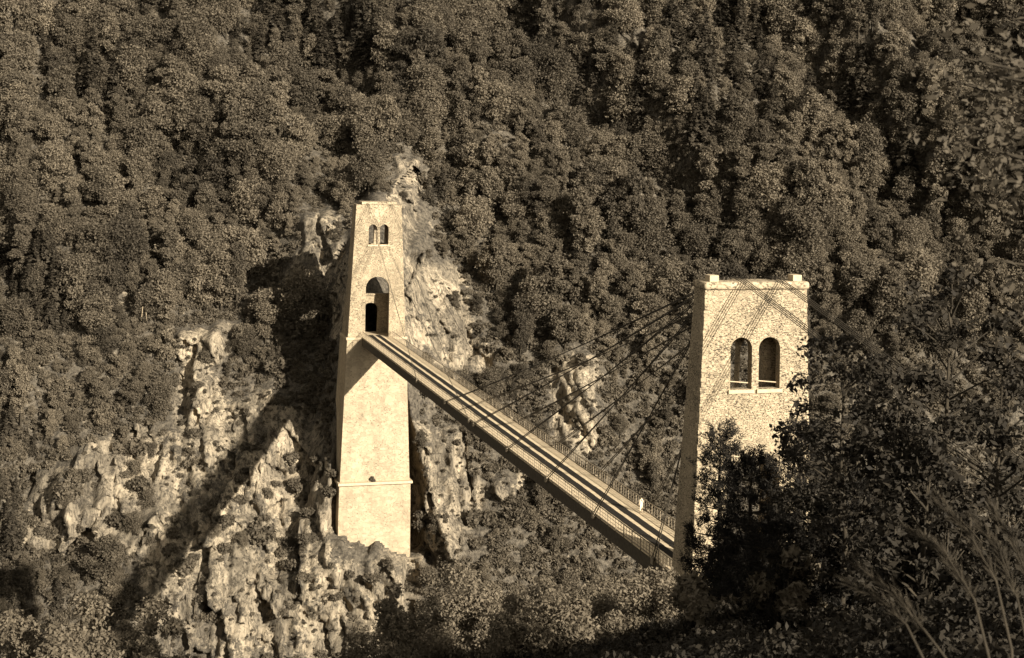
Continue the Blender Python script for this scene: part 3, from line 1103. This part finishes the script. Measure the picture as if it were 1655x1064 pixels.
# two bare poles on the left slope
pb = hit(238, 508)
pt = empty('bare_pole', pb)
tag(pt, 'two thin pale poles leaning together on the left wooded slope', 'pole')
for dx in (-.6, .5):
    bm = bmesh.new(); add_tube(bm, [(dx, -2.6, -1.0), (dx * .5, -2.6, 2.2), (.15, -2.6, 5.0)], [.11, .09, .05], 6)
    link('pole', bm_mesh('pole', bm, M['trim'], True), pt)


# ------------------------------------------------------------------ person in white on the deck
def build_person():
    foot = None
    # on the right-hand footway, where the sight line meets the deck
    Y = CAM_Z * F_PX / (829 - HOR - ROLL * (1036 - CX))
    foot = at(1036, 829, Y)
    t = empty('person', (foot.x, foot.y, .012), RZ + .5)
    tag(t, 'person in white clothes standing on the bridge footway near the railing', 'person')
    me = bpy.data.meshes.new('body')
    V_ = [(0, 0, .96, .13), (0, 0, 1.12, .12), (0, 0, 1.30, .14), (0, 0, 1.44, .10), (0, .01, 1.52, .055), (0, .02, 1.60, .085), (0, .02, 1.70, .075),
          (.10, 0, .90, .10), (.11, .01, .50, .065), (.11, -.01, .08, .045), (.12, .13, .03, .035),
          (-.10, 0, .90, .10), (-.11, .03, .50, .065), (-.12, .03, .08, .045), (-.13, .17, .03, .035),
          (.19, 0, 1.41, .06), (.26, -.02, 1.13, .042), (.25, .08, .88, .032), (.25, .11, .79, .03),
          (-.19, 0, 1.41, .06), (-.26, -.02, 1.13, .042), (-.24, .09, .88, .032), (-.24, .12, .79, .03)]
    E_ = [(0, 1), (1, 2), (2, 3), (3, 4), (4, 5), (5, 6), (0, 7), (7, 8), (8, 9), (9, 10), (0, 11), (11, 12), (12, 13), (13, 14), (3, 15), (15, 16), (16, 17), (17, 18), (3, 19), (19, 20), (20, 21), (21, 22)]
    me.from_pydata([v[:3] for v in V_], E_, [])
    o = bpy.data.objects.new('body', me)
    C.objects.link(o)
    sk = o.modifiers.new('skin', 'SKIN')
    if not me.skin_vertices: bpy.context.view_layer.update()
    sl = me.skin_vertices[0].data if me.skin_vertices else None
    if sl:
        for k, v in enumerate(V_): sl[k].radius = (v[3], v[3]); sl[k].use_root = (k == 0)
    sb = o.modifiers.new('sub', 'SUBSURF'); sb.levels = sb.render_levels = 2
    dg = bpy.context.evaluated_depsgraph_get()
    em = bpy.data.meshes.new_from_object(o.evaluated_get(dg))
    bpy.data.objects.remove(o)
    em.materials.clear(); em.materials.append(M['cloth']); em.materials.append(M['skin']); em.materials.append(M['hair'])
    for p in em.polygons:
        c = p.center
        p.material_index = 1 if (c.z > 1.47 or (abs(c.x) > .19 and c.z < .86)) else 2 if c.z < .09 else 0
        p.use_smooth = True
    link('body', em, t)
    bm = bmesh.new()
    bmesh.ops.create_uvsphere(bm, u_segments=12, v_segments=8, radius=.105)
    for v in bm.verts: v.co = Vector((v.co.x * .95, v.co.y * 1.05 - .01, v.co.z * .95 + 1.69))
    for v in list(bm.verts):
        if v.co.z < 1.66 and v.co.y > 0: bm.verts.remove(v)
    link('hair', bm_mesh('hair', bm, M['hair'], True), t)
    return t


build_person()


# ------------------------------------------------------------------ near bank vegetation
def pine(name, loc, label, seed, h, spread, shoots, scale=1.0, group=None, zfrom=.25, power=.7):
    """trunk, and a crown of whorled boughs that end in bottle-brush shoots"""
    rng = np.random.default_rng(seed)
    t = empty(name, loc)
    tag(t, label, 'pine tree', group)
    T, B = Acc(), Acc()
    T.add(*tube_np([(0, 0, -1), (.1, 0, h * .4), (-.05, .1, h * .8), (0, 0, h)], [.2 * scale, .15 * scale, .07 * scale, .02]))
    px, nx = [], []
    ends = []
    wh = max(5, int(h * (1 - zfrom) / .55))
    for k in range(wh):
        q = k / (wh - 1)
        z = h * (zfrom + (1 - zfrom) * q)
        ln0 = spread * (1 - q) ** power * (1 if q > .12 else .8) + .25
        for j in range(6):
            a = j * 1.047 + k * .6 + rng.normal() * .25
            ln = ln0 * rng.uniform(.65, 1.1)
            d = np.array([math.cos(a), math.sin(a), 0])
            pts = [np.array([0, 0, z]) + d * ln * s + np.array([0, 0, ln * (.22 * s - .32 * s * s + .22 * s ** 3)]) for s in (0, .35, .7, 1)]
            T.add(*tube_np(pts, [.05 * scale, .035 * scale, .022 * scale, .01], 4))
            nb = max(2, int(ln * 3.2))
            for b_ in range(nb):
                s = rng.uniform(.25, 1.0)
                p = np.array([0, 0, z]) + d * ln * s + np.array([0, 0, ln * (.22 * s - .32 * s * s + .22 * s ** 3)])
                sd = np.cross(d, [0, 0, 1]) * rng.choice([-1, 1])
                o_ = sd * rng.uniform(.1, .42) * (1.25 - s) * ln * .8 + d * rng.uniform(.05, .3) + [0, 0, rng.uniform(0, .18)]
                e = p + o_
                T.add(*tube_np([p, p + o_ * .6, e], [.014, .011, .007], 3))
                for c_ in range(3):
                    ends.append((e + rng.normal(size=3) * .16, d * .5 + sd * .25 + np.array([0, 0, .75]) + rng.normal(size=3) * .4))
            ends.append((pts[-1], d * .6 + [0, 0, .7]))
    ends = ends if len(ends) <= shoots else [ends[i] for i in rng.permutation(len(ends))[:shoots]]
    N = 46
    P0 = np.repeat(np.array([e[0] for e in ends]), N, 0)
    D0 = np.array([e[1] for e in ends]); D0 /= np.linalg.norm(D0, axis=1, keepdims=True)
    D0 = np.repeat(D0, N, 0)
    n = len(P0)
    tt = np.tile(np.linspace(0, 1, N), len(ends)) * .44 * rng.uniform(.8, 1.2, n)
    r = rng.normal(size=(n, 3)); r -= D0 * (r * D0).sum(1, keepdims=True); r /= np.linalg.norm(r, axis=1, keepdims=True)
    nd = r * .8 + D0 * .62; nd /= np.linalg.norm(nd, axis=1, keepdims=True)
    base = P0 + D0 * tt[:, None]
    ln = rng.uniform(.13, .22, n)[:, None] * scale ** .3
    wv = np.cross(nd, rng.normal(size=(n, 3))); wv /= np.linalg.norm(wv, axis=1, keepdims=True)
    v = np.stack([base - wv * .017, base + nd * ln * .6 - wv * .017, base + nd * ln, base + nd * ln * .6 + wv * .017], 1)
    B.add(v.reshape(-1, 3), np.arange(4 * n).reshape(n, 4))
    link('trunk', T.mesh('trunk', [M['bark']]), t)
    link('crown', B.mesh('crown', [M['needle']]), t)
    return t


def ground_at(u, Y):
    x = (u - CX) / F_PX * Y
    return Vector((x, Y, float(near_z(np.array([x]), np.array([float(Y)]))[0])))


def pine_to(u, v_top, Y, label, seed, spread, shoots, zfrom, group=None, power=.7):
    """a pine whose tip shows at pixel (u, v_top), rooted in the bank below"""
    tip = at(u, v_top, Y)
    g = float(near_z(np.array([tip.x]), np.array([tip.y]))[0])
    return pine('pine_tree', (tip.x, tip.y, g), label, seed, max(2.0, tip.z - g), spread, shoots, 1.0, group, zfrom, power)


pine_to(1166, 712, 66, 'dark pine with thin pointed tip, left of the near tower portal', 1, 1.25, 620, .1)
pine_to(1216, 752, 62, 'broad dark pine in front of the near tower portal', 2, 2.0, 1100, .1)
pine_to(1296, 706, 60, 'tall dark pine rising against the right edge of the near tower', 3, 1.7, 1000, .12)
pine_to(1385, 800, 54, 'low dark pine just right of the pines at the near tower', 4, 2.4, 1100, .05)
pine_to(1185, 890, 68, 'lowest dark pine at the end of the bridge deck', 5, 1.8, 800, .1)
pine_to(1262, 860, 52, 'bushy dark pine in the lower right among other pines', 8, 2.6, 1300, .05)


def leafy_bush(loc, rx, hz, seed, n, size, label, group, name='leafy_shrub', mat='leaf_near'):
    rng = np.random.default_rng(seed)
    t = empty(name, loc)
    tag(t, label, 'shrub', group)
    L_, B = Acc(), Acc()
    cs, rs = [], []
    for i in range(11):
        a = rng.uniform(0, 6.28); q = rng.uniform(0, 1) ** .5
        cs.append((math.cos(a) * rx * .7 * q, math.sin(a) * rx * .7 * q, hz * rng.uniform(.3, .85) * (1.08 - .35 * q))); rs.append(rx * rng.uniform(.2, .4))
    cs, rs = np.array(cs), np.array(rs)
    L_.add(*clump_leaves(rng, cs, rs, n, size, .5, .35))
    for c in cs: B.add(*tube_np([(0, 0, -.4), c * [.45, .45, .6], c * [.8, .8, .85], c], [.05, .035, .018, .008], 5))
    link('crown', L_.mesh('crown', [M[mat]]), t)
    link('stem', B.mesh('stem', [M['bark']]), t)
    return t


rs_ = random.Random(21)


def bush_row(u0, u1, v0, v1, Y0, Y1, n, label, size, mat='leaf_near'):
    for i in range(n):
        u = u0 + (u1 - u0) * (i + rs_.uniform(.1, .9)) / n
        Y = rs_.uniform(Y0, Y1)
        tip = at(u, rs_.uniform(v0, v1), Y)
        g = float(near_z(np.array([tip.x]), np.array([tip.y]))[0])
        h = max(2.0, tip.z - g)
        leafy_bush((tip.x, tip.y, tip.z - h), rs_.uniform(1.7, 2.6) * Y / 80, h, rs_.randrange(9999), int(2600 * (.2 / size) ** 1.2), size, label, label + ' (row)', mat=mat)


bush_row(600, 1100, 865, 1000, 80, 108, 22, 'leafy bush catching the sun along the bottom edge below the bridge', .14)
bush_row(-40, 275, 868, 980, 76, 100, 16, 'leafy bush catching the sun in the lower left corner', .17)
bush_row(1080, 1600, 920, 1000, 42, 56, 8, 'shaded leafy bush in the lower right corner', .10, 'leaf_bank_shaded')
bush_row(1440, 1650, 640, 800, 44, 54, 5, 'shaded leafy bush on the bank right of the near tower', .16, 'leaf_bank_shaded')


def dark_tree(u, v, Y, rx, seed, n, label):
    """a shaded broadleaf tree on the bank whose crown tops out at pixel (u, v)"""
    tip = at(u, v, Y)
    g = float(near_z(np.array([tip.x]), np.array([tip.y]))[0])
    h = tip.z - g
    rng = np.random.default_rng(seed)
    t = empty('broadleaf_tree', (tip.x, Y, g))
    tag(t, label, 'tree')
    A, B = Acc(), Acc()
    cs, rs = [], []
    for i in range(58):
        q = rng.uniform(0, 1) ** .5; a = rng.uniform(0, 6.28)
        z = rng.uniform(-1.15, .96) * rx * 1.5
        w = math.sqrt(max(.05, 1 - (max(0, z) / (rx * 1.5)) ** 1.6))
        cs.append((math.cos(a) * rx * q * w, math.sin(a) * rx * q * w, max(.5, h - rx * 1.5 + z))); rs.append(rng.uniform(.22, .5))
    cs, rs = np.array(cs), np.array(rs)
    A.add(*clump_leaves(rng, cs, rs * 1.3, n, .135, .4, .1, .25))
    B.add(*tube_np([(0, 0, -.6), (.15, .1, h * .35), (-.1, 0, h - rx * 1.6), (0, 0, h - .4)], [.1, .085, .06, .015]))
    for c in cs[::2]:
        s0 = np.array([0, 0, min(h - .8, max(h * .2, c[2] - rx * .35))])
        B.add(*tube_np([s0, (s0 + c) / 2 + [0, 0, .12], c * [.9, .9, 1]], [.04, .025, .008], 4))
    link('crown', A.mesh('crown', [M['leaf_bank_shaded']]), t)
    link('trunk', B.mesh('trunk', [M['bark']]), t)


dark_tree(1368, 540, 52, 2.6, 401, 4200, 'dark broadleaf tree whose leaves overlap the right edge of the near tower')
dark_tree(1540, 420, 48, 3.2, 402, 6000, 'largest dark broadleaf tree at right, beyond the near tower')
dark_tree(1455, 610, 46, 2.4, 403, 4200, 'dark broadleaf tree between the near tower and the largest dark tree')
dark_tree(1620, 600, 42, 2.6, 404, 4200, 'dark broadleaf tree at the right edge above the dry stalks')
dark_tree(1345, 735, 55, 2.0, 405, 3200, 'low dark broadleaf tree beside the tall pine at the near tower')
dark_tree(1500, 740, 42, 2.2, 406, 3200, 'low dark broadleaf tree just above the dry stalks')

bush_row(1120, 1620, 830, 930, 50, 60, 8, 'mid toned leafy bush between the dark pines at lower right', .17)


# broadleaf tree at the right edge, close to the camera
def edge_tree():
    rng = np.random.default_rng(5)
    Y = 15.0
    base = at(1790, 700, Y); g = float(near_z(np.array([base.x]), np.array([Y]))[0])
    t = empty('broadleaf_tree', (base.x, Y, g))
    tag(t, 'near tree with pale scattered leaves hanging in at the top right edge', 'tree')
    B, A = Acc(), Acc()
    top = at(1760, -60, Y).z - g
    B.add(*tube_np([(0, 0, -.6), (.05, 0, top * .5), (0, .1, top)], [.16, .12, .05]))
    ps, ns = [], []
    for (u, v) in ((1500, 120), (1540, 90), (1570, 180), (1530, 230), (1500, 190), (1590, 120), (1620, 300), (1560, 290), (1600, 420), (1640, 200), (1640, 500), (1580, 60), (1620, 20), (1600, 240)):
        e = at(u, v, Y + rng.uniform(-.8, .8)) - Vector((base.x, Y, g))
        e = np.array(e); s = np.array([0, 0, e[2] - rng.uniform(.3, .9)])
        mid = (s + e) / 2 + [0, 0, .15]
        B.add(*tube_np([s, mid, e], [.03, .02, .006], 4))
        m = 85
        q = rng.uniform(.45, 1.05, m)[:, None]
        ps.append(s + (e - s) * q + rng.normal(size=(m, 3)) * .2)
        ns.append(rng.normal(size=(m, 3)) + [0, -.3, .6])
    A.add(*leaf_quads(np.concatenate(ps), np.concatenate(ns), .065, rng, 1.5))
    link('trunk', B.mesh('trunk', [M['bark']]), t)
    link('crown', A.mesh('crown', [M['leaf_edge']]), t)


edge_tree()

# dry arching stalks in the lower right corner
for k, (pts, Y, r) in enumerate([([(1560, 1080), (1530, 960), (1480, 880), (1430, 850)], 11, .022), ([(1590, 1040), (1565, 930), (1520, 850), (1470, 800)], 12, .024), ([(1500, 1075), (1450, 1010), (1400, 950), (1350, 915)], 10, .02),
                                 ([(1620, 1060), (1600, 960), (1570, 880), (1530, 830)], 12, .022), ([(1460, 1080), (1420, 1000), (1380, 960), (1330, 935)], 11, .02), ([(1640, 1010), (1620, 930), (1590, 860), (1560, 815)], 13, .022)]):
    pts = [(u + 45, v + 10) for u, v in pts]
    root = at(*pts[0], Y)
    t = empty('dry_stalk', root)
    tag(t, 'pale dry stalk arching to the left in the lower right corner', 'dry stalk', 'dry stalks in the lower right corner')
    ps = [at(u, v, Y + .25 * i) - root for i, (u, v) in enumerate(pts)]
    g = float(near_z(np.array([root.x]), np.array([root.y]))[0]) - root.z - .1
    bm = bmesh.new()
    sm = [Vector((.12, 0, min(-.2, g)))] + ps
    add_tube(bm, sm, [r * .5, r * .48, r * .4, r * .3, r * .12], 6)
    link('stem', bm_mesh('stem', bm, M['stalk'], True), t)
    rng_ = np.random.default_rng(90 + k)
    A = Acc()
    for i in range(1, len(ps) - 1):
        for f in np.linspace(0, 1, 60):
            p = np.array(ps[i].lerp(ps[i + 1], f)); d = np.array((ps[i + 1] - ps[i]).normalized())
            for sd in (-1, 1):
                e = d * rng_.uniform(.03, .2) + np.array([d[2], 0, -d[0]]) * sd * rng_.uniform(.01, .09) + rng_.normal(size=3) * .02
                w_ = np.cross(e, rng_.normal(size=3)); w_ *= .0035 / np.linalg.norm(w_)
                A.add(np.array([p - w_, p + e * .5 - w_, p + e, p + e * .5 + w_]), np.array([[0, 1, 2, 3]]))
    link('leaf_blades', A.mesh('leaf_blades', [M['stalk']]), t)

# low growth that covers the near bank
m_ = 9000
ny = 16 + 122 * rng.uniform(0, 1, m_) ** .8; nx2 = rng.uniform(-.45, .48, m_) * ny
okp = ~((np.abs(nx2 - NEAR.x) < 5) & (ny > 118))
nx2, ny = nx2[okp], ny[okp]
BANK = [shrub_mesh('bank_cover', 340 + i, 1.1, hz, 620, .10, M['leaf_bank_shaded'], 8) for i, hz in enumerate([.8, 1.2, 1.7])]
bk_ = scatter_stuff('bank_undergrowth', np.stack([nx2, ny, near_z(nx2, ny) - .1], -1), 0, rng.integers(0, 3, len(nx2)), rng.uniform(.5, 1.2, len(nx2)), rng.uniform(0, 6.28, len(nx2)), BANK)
tag(bk_, 'low leafy growth covering the near bank', 'undergrowth', kind='stuff')
